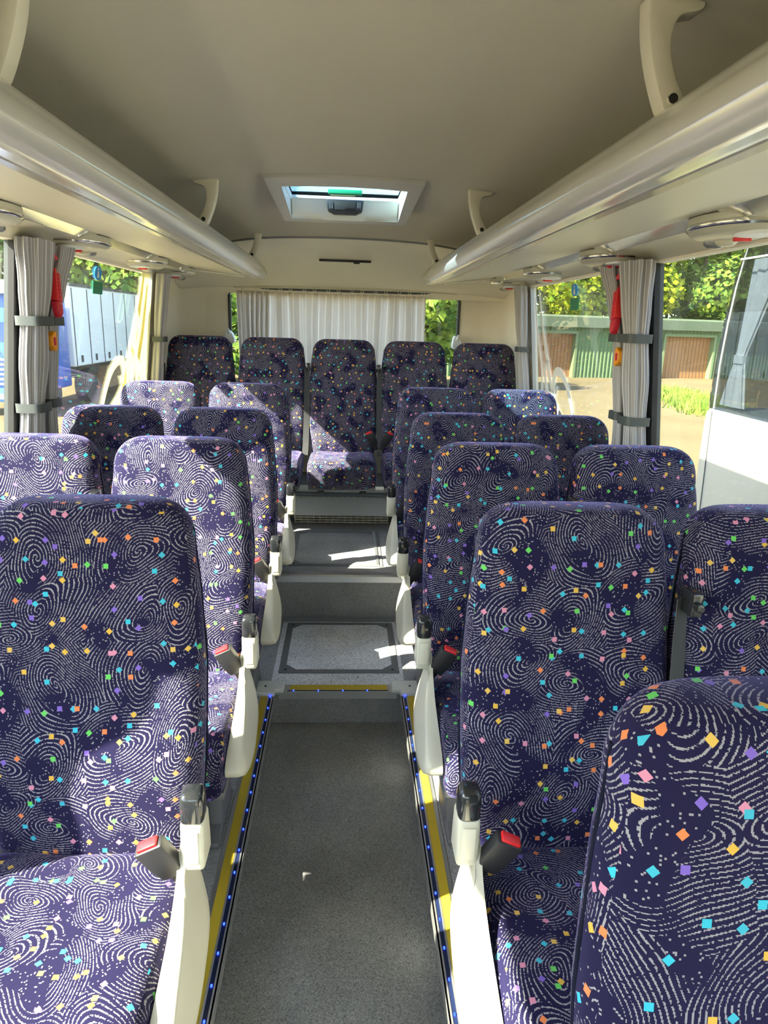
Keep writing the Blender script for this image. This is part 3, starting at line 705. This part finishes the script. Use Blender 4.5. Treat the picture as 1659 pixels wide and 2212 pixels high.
# ------------------------------------------------------------------ seats
# local origin: where the back meets the cushion, over the platform; z measured from the sunken aisle floor
SY, SZ = 1.185, 0.0
WT = [(.50, .195), (.60, .208), (.75, .219), (.95, .221), (1.08, .211), (1.18, .200), (1.27, .193)]
ZT = 1.272
def back_mesh():
    zs_ = [.50, .52, .56, .62, .70, .78, .86, .94, 1.02, 1.08, 1.12, 1.155, 1.18, 1.20, 1.218, 1.233, 1.246, 1.256, 1.263, 1.268, 1.271]
    rings = []
    for z in zs_:
        w = lerp_tab(WT, z); r = .085; zc = ZT-r
        if z > zc: w = w - r + r*(max(0, 1-((z-zc)/r)**2.4))**(1/2.4)
        t = .052; rt = .035
        if z > ZT-rt: t = t - rt*.8 + rt*.8*math.sqrt(max(0, 1-((z-ZT+rt)/rt)**2))
        if z < .54: t *= .75
        yc = .06 + .112*((z-.58)/.69) - .02*math.exp(-((z-.74)/.10)**2)
        ring = []
        for x, y in superell(w, t, 3.6, 40):
            if y < 0:
                q = abs(x)/w
                y -= .014*(q**3)*(1-q**8) if z < 1.2 else 0
                y -= .010*(1-q*q)
            ring.append((x, yc + y, z))
        rings.append(ring)
    return MB().loft(rings).mesh('backrest', 'fabric', smooth=True, uv=True)
def back_pipe_mesh(s):
    mb = MB()
    if True:
        pts = []
        for i in range(16):
            z = .54 + i*.045
            w = lerp_tab(WT, z); yc = .06 + .112*((z-.58)/.69)
            if z > ZT-.085: w = w-.085+.085*(max(0, 1-((z-ZT+.085)/.085)**2.4))**(1/2.4)
            pts.append((s*(w*.996), yc+.004, z))
        mb.tube(pts, .0032, 6)
    return mb.mesh('back_piping', 'pipe_navy', smooth=True)
def shell_mesh():
    rings = []
    for z in (.46, .60, .80, 1.0, 1.12, 1.19):
        w = lerp_tab(WT, z)-.05; yc = .06+.112*((z-.58)/.69)+.036
        rings.append([(x, yc+y, z) for x, y in superell(w, .026, 4, 28)])
    return MB().loft(rings).mesh('back_shell', 'seat_grey', smooth=True)
def cushion_mesh():
    rings = []
    for y, zt_, zb_, wq in ((.03, .520, .470, .90), (.02, .565, .450, .97), (-.02, .585, .44, 1), (-.10, .590, .435, 1), (-.20, .595, .43, 1.0), (-.30, .602, .425, 1.0), (-.36, .602, .42, 1.0), (-.40, .594, .42, .995), (-.425, .578, .425, .985), (-.442, .552, .435, .97), (-.45, .52, .455, .93), (-.452, .50, .475, .85)):
        w = .207*wq; h = (zt_-zb_)/2; zc = (zt_+zb_)/2; ring = []
        for x, z in superell(w, h, 4.5, 40):
            if z > 0: z -= .012*math.cos(min(1, abs(x)/w)*math.pi/2)**2 - .006*(abs(x)/w)**4
            ring.append((x, y, zc+z))
        rings.append(ring)
    return MB().loft(rings).mesh('seat_cushion', 'fabric', smooth=True, uv=True)
def cushion_pipe_mesh(s):
    mb = MB()
    if True:
        mb.tube([(s*.202, .0, .565), (s*.2045, -.10, .572), (s*.2045, -.25, .580), (s*.204, -.36, .584), (s*.202, -.41, .574), (s*.198, -.436, .545), (s*.19, -.45, .505)], .0035, 6)
    return mb.mesh('cushion_piping', 'pipe_navy', smooth=True)
def side_panel_mb(s):   # s: side of the seat (local x) that faces the aisle
    pr = smooth_closed([(-.085, .685), (-.072, .62), (-.075, .56), (-.10, .515), (-.16, .490), (-.27, .472), (-.36, .474), (-.41, .49), (-.425, .515), (-.40, .54), (-.33, .565), (-.23, .60), (-.165, .645), (-.135, .685)], 4)
    cy = sum(p[0] for p in pr)/len(pr); cz = sum(p[1] for p in pr)/len(pr); rings = []
    def xo(z): return .268 - .044*min(1, max(0, (z-.475)/.17))
    for t, q in ((0, 1.0), (.55, 1.0), (.85, .97), (.97, .90), (1.0, .75), (1.0, .4)):
        ring = []
        for p in pr:
            y, z = cy+(p[0]-cy)*(q if q < 1 else 1), cz+(p[1]-cz)*(q if q < 1 else 1)
            ring.append((s*(.209+(xo(z)-.209)*t), y, z))
        rings.append(ring)
    return MB().loft(rings)
def arm_mount_mb(s):
    pr = [(-.150, .655), (-.152, .70), (-.148, .755), (-.120, .765), (-.090, .755), (-.082, .70), (-.08, .655)]
    return MB().prism(pr, 'x', s*.216, s*.258)
def arm_pad_mb(s):
    rings = []
    for z, q in ((.752, .9), (.757, 1), (.788, 1.02), (.802, .98), (.811, .85), (.815, .5)):
        rings.append([(s*.237+.021*q*a, -.124+.024*q*b-(.002 if z > .8 else 0), z) for a, b in superell(1, 1, 4, 20)])
    return MB().loft(rings)
def leg_mb(zf, q=1):
    return MB().prism([(y*q, z) for y, z in ((-.02, zf), (-.27, zf), (-.27, zf+.02), (-.20, zf+.035), (-.21, .44), (-.06, .44), (-.05, zf+.035), (-.02, zf+.02))], 'x', -.02, .02)
ME = dict(back=back_mesh(), shell=shell_mesh(), cush=cushion_mesh())
for s in (-1, 1): ME['pipe', s] = back_pipe_mesh(s); ME['cpipe', s] = cushion_pipe_mesh(s)
for s in (-1, 1):
    ME['panel', s] = side_panel_mb(s).mesh('side_panel', 'cream', smooth=True)
    ME['mount', s] = arm_mount_mb(s).mesh('armrest_mount', 'cream', bevel=.009, seg=3, angle=20)
    rec = MB().prism([(-.153, .675), (-.153, .742), (-.150, .742), (-.148, .675)], 'x', s*.225, s*.249); ME['recess', s] = rec.mesh('recess', 'under_panel', bevel=.001)
    ME['pad', s] = arm_pad_mb(s).mesh('armrest_pad', 'black_gloss', smooth=True)
    # belt buckle leaning over the cushion
    T = Matrix.Translation((s*.200, -.135, .645)) @ Matrix.Rotation(math.radians(-26*s), 4, 'Y') @ Matrix.Rotation(math.radians(14), 4, 'X')
    ME['buckle', s] = MB().prism([(-.020, .0), (.020, .0), (.026, .03), (.027, .088), (-.027, .088), (-.026, .03)], 'y', -.014, .014).xf(T).mesh('belt_buckle', 'black_plastic', bevel=.005)
    ME['button', s] = MB().box(-.019, .019, -.010, .010, .085, .094).xf(T).mesh('release_button', 'red', bevel=.002)
    ME['stalk', s] = MB().box(-.012, .012, -.004, .004, -.035, .004).xf(T).mesh('buckle_stalk', 'black_plastic')
    # shoulder belt beside the back
    mb = MB(); path = [(s*.224, .085, 1.10), (s*.224, .075, 1.02), (s*.224, .055, .90), (s*.222, .035, .76), (s*.218, .01, .62), (s*.214, -.01, .55)]
    rg = []
    for i, p in enumerate(path):
        tw = 1.0 + .12*i; wv = Vector((math.sin(tw)*.019, math.cos(tw)*.019, 0)); nv = Vector((wv.y, -wv.x, 0)).normalized()*.0012; p = Vector(p)
        rg.append([p-wv-nv, p+wv-nv, p+wv+nv, p-wv+nv])
    mb.loft(rg); ME['belt', s] = mb.mesh('seat_belt', 'belt_web', smooth=True)
    ME['guide', s] = MB().box(s*.232-.012, s*.232+.012, .04, .095, 1.075, 1.125).cyl((s*.232, .035, 1.10), 'y', .010, .02, 10).mesh('belt_guide', 'black_gloss', bevel=.003)
ME['pan'] = MB().box(-.20, .20, -.40, .02, .412, .436).mesh('seat_pan', 'seat_grey', bevel=.004)
for nm, zf in (('plat', HS), ('up', .353), ('bench', ZB-.253)):
    ME['leg', nm] = leg_mb(zf, .3 if nm == 'bench' else 1).mesh('leg', 'seat_grey', bevel=.006, seg=2)
def seat(x, row_y, dz, side, belt, ped, label, group, buckle=None):
    t = thing('coach_seat', label, 'seat', (x, row_y, dz), group=group)
    b = link('backrest', ME['back'], t); [link('back_piping', ME['pipe', q], b) for q in (-1, 1)]; link('back_shell', ME['shell'], t)
    c = link('seat_cushion', ME['cush'], t)
    link('seat_pan', ME['pan'], t)
    for q in (-1, 1): link('leg', ME['leg', ped], t).location = (q*.135, 0, 0)
    if side:
        p = link('side_panel', ME['panel', side], t)
        m = link('armrest', ME['mount', side], t); link('recess', ME['recess', side], m); link('armrest_pad', ME['pad', side], m)
    bs = buckle if buckle is not None else side
    if bs:
        k = link('belt_buckle', ME['buckle', bs], t); link('release_button', ME['button', bs], k); link('buckle_stalk', ME['stalk', bs], k)
    if belt:
        w = link('seat_belt', ME['belt', belt], t); link('belt_guide', ME['guide', belt], w)
    return t
XA, XW, PI_ = .488, .935, .75
GA = 'patterned coach seats in pairs along the aisle'
seat(XA, SY-PI_, 0, -1, 0, 'plat', 'patterned seat cut off at the lower right corner of the photo, nearest of all', GA)
rows_l = ['nearest patterned aisle seat on the left, its cushion filling the lower left corner', 'second patterned aisle seat on the left, sunlit with a dark diagonal shadow', 'third patterned aisle seat on the left, its upper back in shade', 'fourth patterned aisle seat on the left, just before the rear bench']
rows_r = ['large patterned aisle seat right of the aisle, directly behind the corner seat', 'second full patterned aisle seat right of the aisle, crossed by a thin sunbeam', 'third full patterned aisle seat right of the aisle', 'fourth full patterned aisle seat right of the aisle, just before the rear bench']
win_l = [None, 'patterned window seat cut by the left frame edge, beside the tied truck-side curtain', 'third-row patterned window seat on the left with a shadow over its aisle half', 'fully sunlit patterned window seat on the left by the pale flourish decal']
win_r = ['patterned window seat cut by the right frame edge, beside the large aisle seat', 'patterned window seat on the right in front of the white minibus', 'patterned window seat on the right below the tied garage-side curtain', 'sunlit patterned window seat on the right, last before the rear bench']
for i in range(4):
    dz = 0 if i < 3 else .038; ped = 'plat' if i < 3 else 'up'
    seat(-XA, SY+PI_*i, dz, 1, -1 if i else 0, ped, rows_l[i], GA)
    seat(XA, SY+PI_*i, dz, -1, 1, ped, rows_r[i], GA)
    if win_l[i]: seat(-XW, SY+PI_*i, dz, 0, 0, ped, win_l[i], GA)
    seat(XW, SY+PI_*i, dz, 0, 0, ped, win_r[i], GA)
bench = ['rear bench seat in the left corner with a sun fleck on its top', 'rear bench seat second from the left, partly sunlit', 'middle seat of the rear bench facing straight down the aisle', 'rear bench seat second from the right', 'rear bench seat in the right corner']
for k in range(5):
    seat((k-2)*.4545, 4.345, .250, 0, (-1 if k == 0 else 1 if k < 2 else -1 if k == 3 else 0), 'bench', bench[k], 'patterned seats of the rear bench', buckle=(1 if k == 2 else -1 if k == 3 else 0))

# ------------------------------------------------------------------ outside
GZ = -.8
gr = MB(); gr.add([(-90, -40, GZ), (90, -40, GZ), (90, 120, GZ), (-90, 120, GZ)], [(0, 1, 2, 3)])
tag(gr.obj('ground', 'sand'), 'bright sandy yard outside the windows', 'ground', kind='structure')
# garage
ga = thing('garage', 'low green corrugated garage row with brown doors across the yard', 'garage', (10.6, 35.6, GZ), math.atan2(.2, .976))
def corr(u0, u1, z0, z1, nm, m, pitch=.22, d=.05):
    mb = MB(); n = int((u1-u0)/pitch*4); pts = []
    for i in range(n+1):
        q = i % 4; pts.append((u0+(u1-u0)*i/n, (0, -d, -d, 0)[q]))
    poly = pts + [(u1, .12), (u0, .12)]
    V = [(a, b, z0) for a, b in pts] + [(a, b, z1) for a, b in pts]; k = len(pts)
    mb.add(V, [(i, i+1, k+i+1, k+i) for i in range(k-1)])
    return mb.obj(nm, m, ga)
dz_ = 2.22
doors = [(-1.55, 1.28), (6.7, 9.75), (14.5, 17.5)]
u = -9.0
for a, b in doors + [(26, 26)]:
    corr(u, a, 0, dz_, 'wall_sheet', 'garage_green'); u = b
corr(-9, 26, dz_, 2.62, 'wall_sheet', 'garage_green')
MB().prism([(-.35, 2.58), (-.35, 2.68), (6, 3.28), (6, 3.18)], 'x', -9.2, 26.2).obj('roof', 'garage_roof', ga)
MB().box(-9.2, 26.2, -.40, -.34, 2.55, 3.05).obj('fascia_board', 'garage_roof', ga)
MB().box(-9, 26, .9, 6, 0, 2.5).obj('inner_wall', 'garage_roof', ga)
for a, b in doors:
    g = MB().box(a, b, .25, .32, 0, dz_).obj('garage_door', 'garage_door', ga)
    for i in range(1, 14):
        xx = a+(b-a)*i/14; MB().box(xx-.01, xx+.01, .24, .26, .02, dz_).obj('plank_joint', 'bark', g)
    MB().box(a-.14, a, -.08, .3, 0, dz_+.14).obj('door_jamb', 'trim_green', ga); MB().box(b, b+.14, -.08, .3, 0, dz_+.14).obj('door_jamb', 'trim_green', ga)
    MB().box(a, b, -.08, .3, dz_, dz_+.14).obj('door_lintel', 'trim_green', ga)

# trees
def tree(x, y, h, r, m, label, n=7000, ls=.20, low=.25):
    t = thing('tree', label, 'tree', (x, y, GZ), group='leafy trees beyond the yard')
    MB().tube([(0, 0, 0), (.1, .05, h*.3), (-.05, .1, h*.6), (0, 0, h*.85)], [.22, .17, .11, .04], 8).obj('trunk', 'bark', t, smooth=True)
    rnd = random.Random(int(x*31+y*7)); V = []; Fc = []
    blobs = []
    for i in range(26):
        a = rnd.uniform(0, 6.283); q = math.sqrt(rnd.random())*r*.75; zz = h*rnd.uniform(low, .92)
        blobs.append((q*math.cos(a)*(1.15-abs(zz/h-.55)), q*math.sin(a)*(1.15-abs(zz/h-.55)), zz, r*rnd.uniform(.28, .5)))
    for i in range(n):
        b = rnd.choice(blobs); d = Vector((rnd.gauss(0, 1), rnd.gauss(0, 1), rnd.gauss(0, 1))).normalized()
        c = Vector(b[:3]) + d*b[3]*rnd.uniform(.72, 1.05)
        a1 = Vector((rnd.gauss(0, 1), rnd.gauss(0, 1), rnd.gauss(0, .6))).normalized(); a2 = d.cross(a1)
        if a2.length < .1: continue
        a2.normalize(); s_ = ls*rnd.uniform(.6, 1.3); o = len(V)
        V += [c-a1*s_, c+a2*s_*.6, c+a1*s_, c-a2*s_*.6]; Fc.append((o, o+1, o+2, o+3))
    f = MB(); f.v = [tuple(p) for p in V]; f.f = Fc
    o = f.obj('foliage', m, t, recalc=False); o['kind'] = 'stuff'
    return t
for x, y, h, r, m, lb in ((8.5, 50, 11, 4.2, 'leaf_bright', 'yellow-green tree behind the garage, left of the safety sticker'), (14.5, 49.5, 12, 4.4, 'leaf_bright', 'yellow-green tree behind the garage, above its left brown door'), (20.5, 51, 13, 4.6, 'leaf_bright', 'yellow-green tree behind the garage, above its right brown door'),
                      (26.5, 52, 12.5, 4.8, 'leaf_mid', 'green tree behind the garage beside the white minibus roof'), (33, 54, 12.5, 5, 'leaf_mid', 'green tree behind the garage, hidden mostly by the white minibus'),
                      (-9, 34, 7.2, 3.4, 'leaf_mid', 'dark green tree behind the white trailer, nearer the rear'), (-13.5, 33, 7.5, 3.6, 'leaf_mid', 'dark green tree above the white trailer by the blue sticker'), (-18, 31, 8, 3.8, 'leaf_mid', 'dark green tree rising above the blue truck'),
                      (2.5, 28, 5.5, 3.0, 'leaf_mid', 'green tree seen through the uncovered edge of the rear window'), (-4.2, 30, 6, 3.0, 'leaf_mid', 'green tree seen past the left edge of the rear curtain')):
    tree(x, y, h, r, m, lb, n=14000 if x > 5 else 7000, ls=.25 if x > 5 else .20, low=.2)
# grass tuft in the yard
rnd = random.Random(5); V = []; Fc = []
for i in range(3200):
    a = rnd.random(); cx = 13.6 - 2.2*a + rnd.gauss(0, .45); cy = 28 - 7.5*a + rnd.gauss(0, .9); h = rnd.uniform(.08, .38)
    th = rnd.uniform(0, 6.28); w = .035; lx, ly = rnd.gauss(0, .12), rnd.gauss(0, .12); o = len(V)
    V += [(cx-w*math.cos(th), cy-w*math.sin(th), GZ), (cx+w*math.cos(th), cy+w*math.sin(th), GZ), (cx+lx, cy+ly, GZ+h)]; Fc.append((o, o+1, o+2))
g = MB(); g.v = V; g.f = Fc
tag(g.obj('grass_patch', 'grass', recalc=False), 'wild grass patch on the sandy yard near the white minibus', 'grass', kind='stuff')

# white minibus alongside
XB = 2.8
mbz = thing('white_minibus', 'white minibus with dark windows parked close alongside on the right', 'minibus', (XB, 0, 0))
low = [(-1.5, -.45), (4.9, -.45), (5.13, -.2), (5.18, .3), (5.20, .7), (5.20, 1.085), (3.0, 1.07), (-1.5, 1.07)]
MB().prism(low, 'x', 0, 2.15).obj('body', 'bus_white', mbz, bevel=.07, seg=4, angle=30)
roof = [(-1.5, 2.25), (4.90, 2.25), (5.02, 2.28), (4.94, 2.38), (4.6, 2.48), (-1.5, 2.50)]
MB().prism(roof, 'x', .05, 2.10).obj('roof', 'bus_white', mbz, bevel=.05, seg=3, angle=30)
def bslab(prof, x, t, nm, m, par=mbz):
    return MB().prism(prof, 'x', x, x+t).obj(nm, m, par)
edge = [(5.20, 1.075), (5.20, 1.4), (5.17, 1.7), (5.12, 2.0), (5.02, 2.26)]
bslab([(2.9, 1.06), (5.13, 1.075)] + [(y-.06, z) for y, z in edge[1:]] + [(2.9, 2.27)], .012, .006, 'side_glass', 'bus_glass')
bslab([(-1.4, 1.06), (2.8, 1.06), (2.8, 2.27), (-1.4, 2.27)], .012, .006, 'side_glass', 'bus_glass')
bslab([(2.78, 1.05), (2.92, 1.05), (2.92, 2.27), (2.78, 2.27)], .0, .03, 'pillar', 'bus_white')
# curved end glass wrapping the corner
rg = []
for y, z in edge:
    rg.append([(.02, y-.06, z), (.03, y-.02, z), (.07, y+.01, z), (.2, y+.03, z), (1.1, y+.06, z), (2.0, y+.03, z), (2.13, y-.02, z)])
MB().loft(rg, closed=False, cap=False).obj('end_glass', 'bus_glass', mbz, smooth=True)
MB().tube([(-.002, 4.98, -.4), (-.002, 5.02, .4), (-.003, 5.06, 1.06)], .005, 6).obj('panel_seam', 'seam_dark', mbz)
MB().tube([(.008, 5.06, 1.08), (.008, 5.07, 1.4), (.008, 5.05, 1.7), (.012, 5.02, 1.95), (.02, 4.95, 2.26)], .006, 6).obj('glass_joint', 'bus_white', mbz)
MB().tube([(.006, 2.9, 2.14), (.006, 5.0, 2.14), (.10, 5.12, 2.11)], .007, 6).obj('glass_joint', 'bus_white', mbz)
MB().box(.04, 2.1, -1.4, 4.9, .9, 1.0).obj('inner_floor', 'chassis', mbz)
MB().box(2.08, 2.12, -1.4, 4.8, 1.0, 2.25).obj('far_side', 'chassis', mbz)
for cy in (5.0, 3.4):
    rings = []
    for i in range(19):
        z = 1.10 + i*.058
        if z < 1.45: hw = .055 + .10*(1.45-z)/.35; sh = .02*(1.45-z)/.35
        else: hw = .045 + .13*(z-1.45)/.65; sh = -.16*(z-1.45)/.65
        rings.append([(.12+.022*math.cos(2*math.pi*j/48)*(1+.3*math.cos(9*2*math.pi*j/48)), cy+sh+hw*math.sin(2*math.pi*j/48)*(1+.1*math.cos(9*2*math.pi*j/48)), z) for j in range(48)])
    c_ = MB().loft(rings).obj('side_curtain', 'bus_curtain', mbz, smooth=True)
    MB().loft([[(.12+a, cy+b, z) for a, b in superell(.035, .062, 3, 20)] for z in (1.42, 1.48)]).obj('curtain_tie', 'bus_curtain', c_, smooth=True)
for cy in (4.45, 3.7, 2.9):
    s_ = MB().loft([[(.55+a, cy+.12*(z-1.0)+b, z) for a, b in superell(.24*q, .07*q, 3.5, 20)] for z, q in ((1.0, 1), (1.3, 1), (1.5, .98), (1.58, .85), (1.62, .5))]).obj('inner_seat', 'bus_seat', mbz, smooth=True)
for cy in (0.2, 4.0):
    MB().cyl((.12, cy, -.42), 'x', .38, .22, 24).obj('wheel', 'rubber', mbz)

# lorry on the left: blue cab facing the viewer and white box
lo = thing('lorry', 'blue lorry cab coupled to a white box trailer across the yard', 'lorry', (-7.2, 17, GZ))
MB().prism([(0, .6), (.05, 1.5), (.28, 3.05), (.5, 3.12), (1.75, 3.12), (1.75, .6)], 'x', -2.45, 0).obj('cab', 'truck_blue', lo, bevel=.06, seg=2, angle=25)
MB().add([(-2.3, .075, 1.75), (-.15, .075, 1.75), (-.15, .25, 2.75), (-2.3, .25, 2.75)], [(0, 1, 2, 3)]).obj('windscreen', 'bus_glass', lo)
MB().box(-2.35, -.1, .02, .3, 2.85, 3.16).obj('roof_visor', 'trailer_white', lo, bevel=.03)
for i in range(6):
    MB().box(-2.1, -.35, -.03, .03, .75+i*.115, .80+i*.115).obj('grille_bar', 'alu', lo)
cu = bpy.data.curves.new('lettering', 'FONT'); cu.body = 'SCANIA'; cu.size = .30; cu.extrude = .01; cu.align_x = 'CENTER'
_t = bpy.data.objects.new('lettering_curve', cu); COL.objects.link(_t); bpy.context.view_layer.update()
_m = bpy.data.meshes.new_from_object(_t.evaluated_get(bpy.context.evaluated_depsgraph_get())); bpy.data.objects.remove(_t)
_m.materials.clear(); _m.materials.append(MATS['white_print'])
lt = link('lettering', _m, lo); lt.location = (-1.55, -.02, 1.47); lt.rotation_euler = (math.pi/2, 0, 0)
MB().prism([(-.68, 1.47), (-.42, 1.47), (-.55, 1.70)], 'y', -.03, .02).obj('warning_triangle', 'orange', lo)
MB().box(-2.5, .04, -.06, .3, .35, .68).obj('bumper', 'truck_blue', lo, bevel=.03)
MB().box(-1.6, -.95, -.07, -.05, .42, .55).obj('number_plate', 'white_print', lo)
MB().box(.05, .22, .2, .32, 1.9, 2.6).obj('mirror', 'chassis', lo, bevel=.03)
MB().box(-2.5, 0.02, 2.0, 11.5, 1.08, 3.17).obj('box_body', 'trailer_white', lo, bevel=.03, seg=1)
for i in range(9):
    MB().box(.015, .035, 2.1+i*1.1, 2.13+i*1.1, 1.1, 3.1).obj('panel_seam', 'chassis', lo)
    MB().box(.015, .04, 2.45+i*1.1, 2.57+i*1.1, 1.18, 1.36).obj('latch', 'chassis', lo)
MB().box(-2.5, .04, 2.0, 11.5, 3.14, 3.22).obj('roof_rail', 'chassis', lo)
MB().box(-2.2, -.3, 1.6, 11.3, .75, 1.08).obj('frame', 'chassis', lo)
MB().box(-.5, -.05, 4.6, 6.0, .3, .95).obj('side_locker', 'brown_box', lo); MB().box(-.5, -.05, 6.4, 7.2, .35, .95).obj('side_locker', 'heater_grey', lo)
for yy in (.75, 3.4, 8.6, 9.8):
    for xx in (-.25, -2.25): MB().cyl((xx, yy, .48), 'x', .48, .32, 20).obj('wheel', 'rubber', lo)
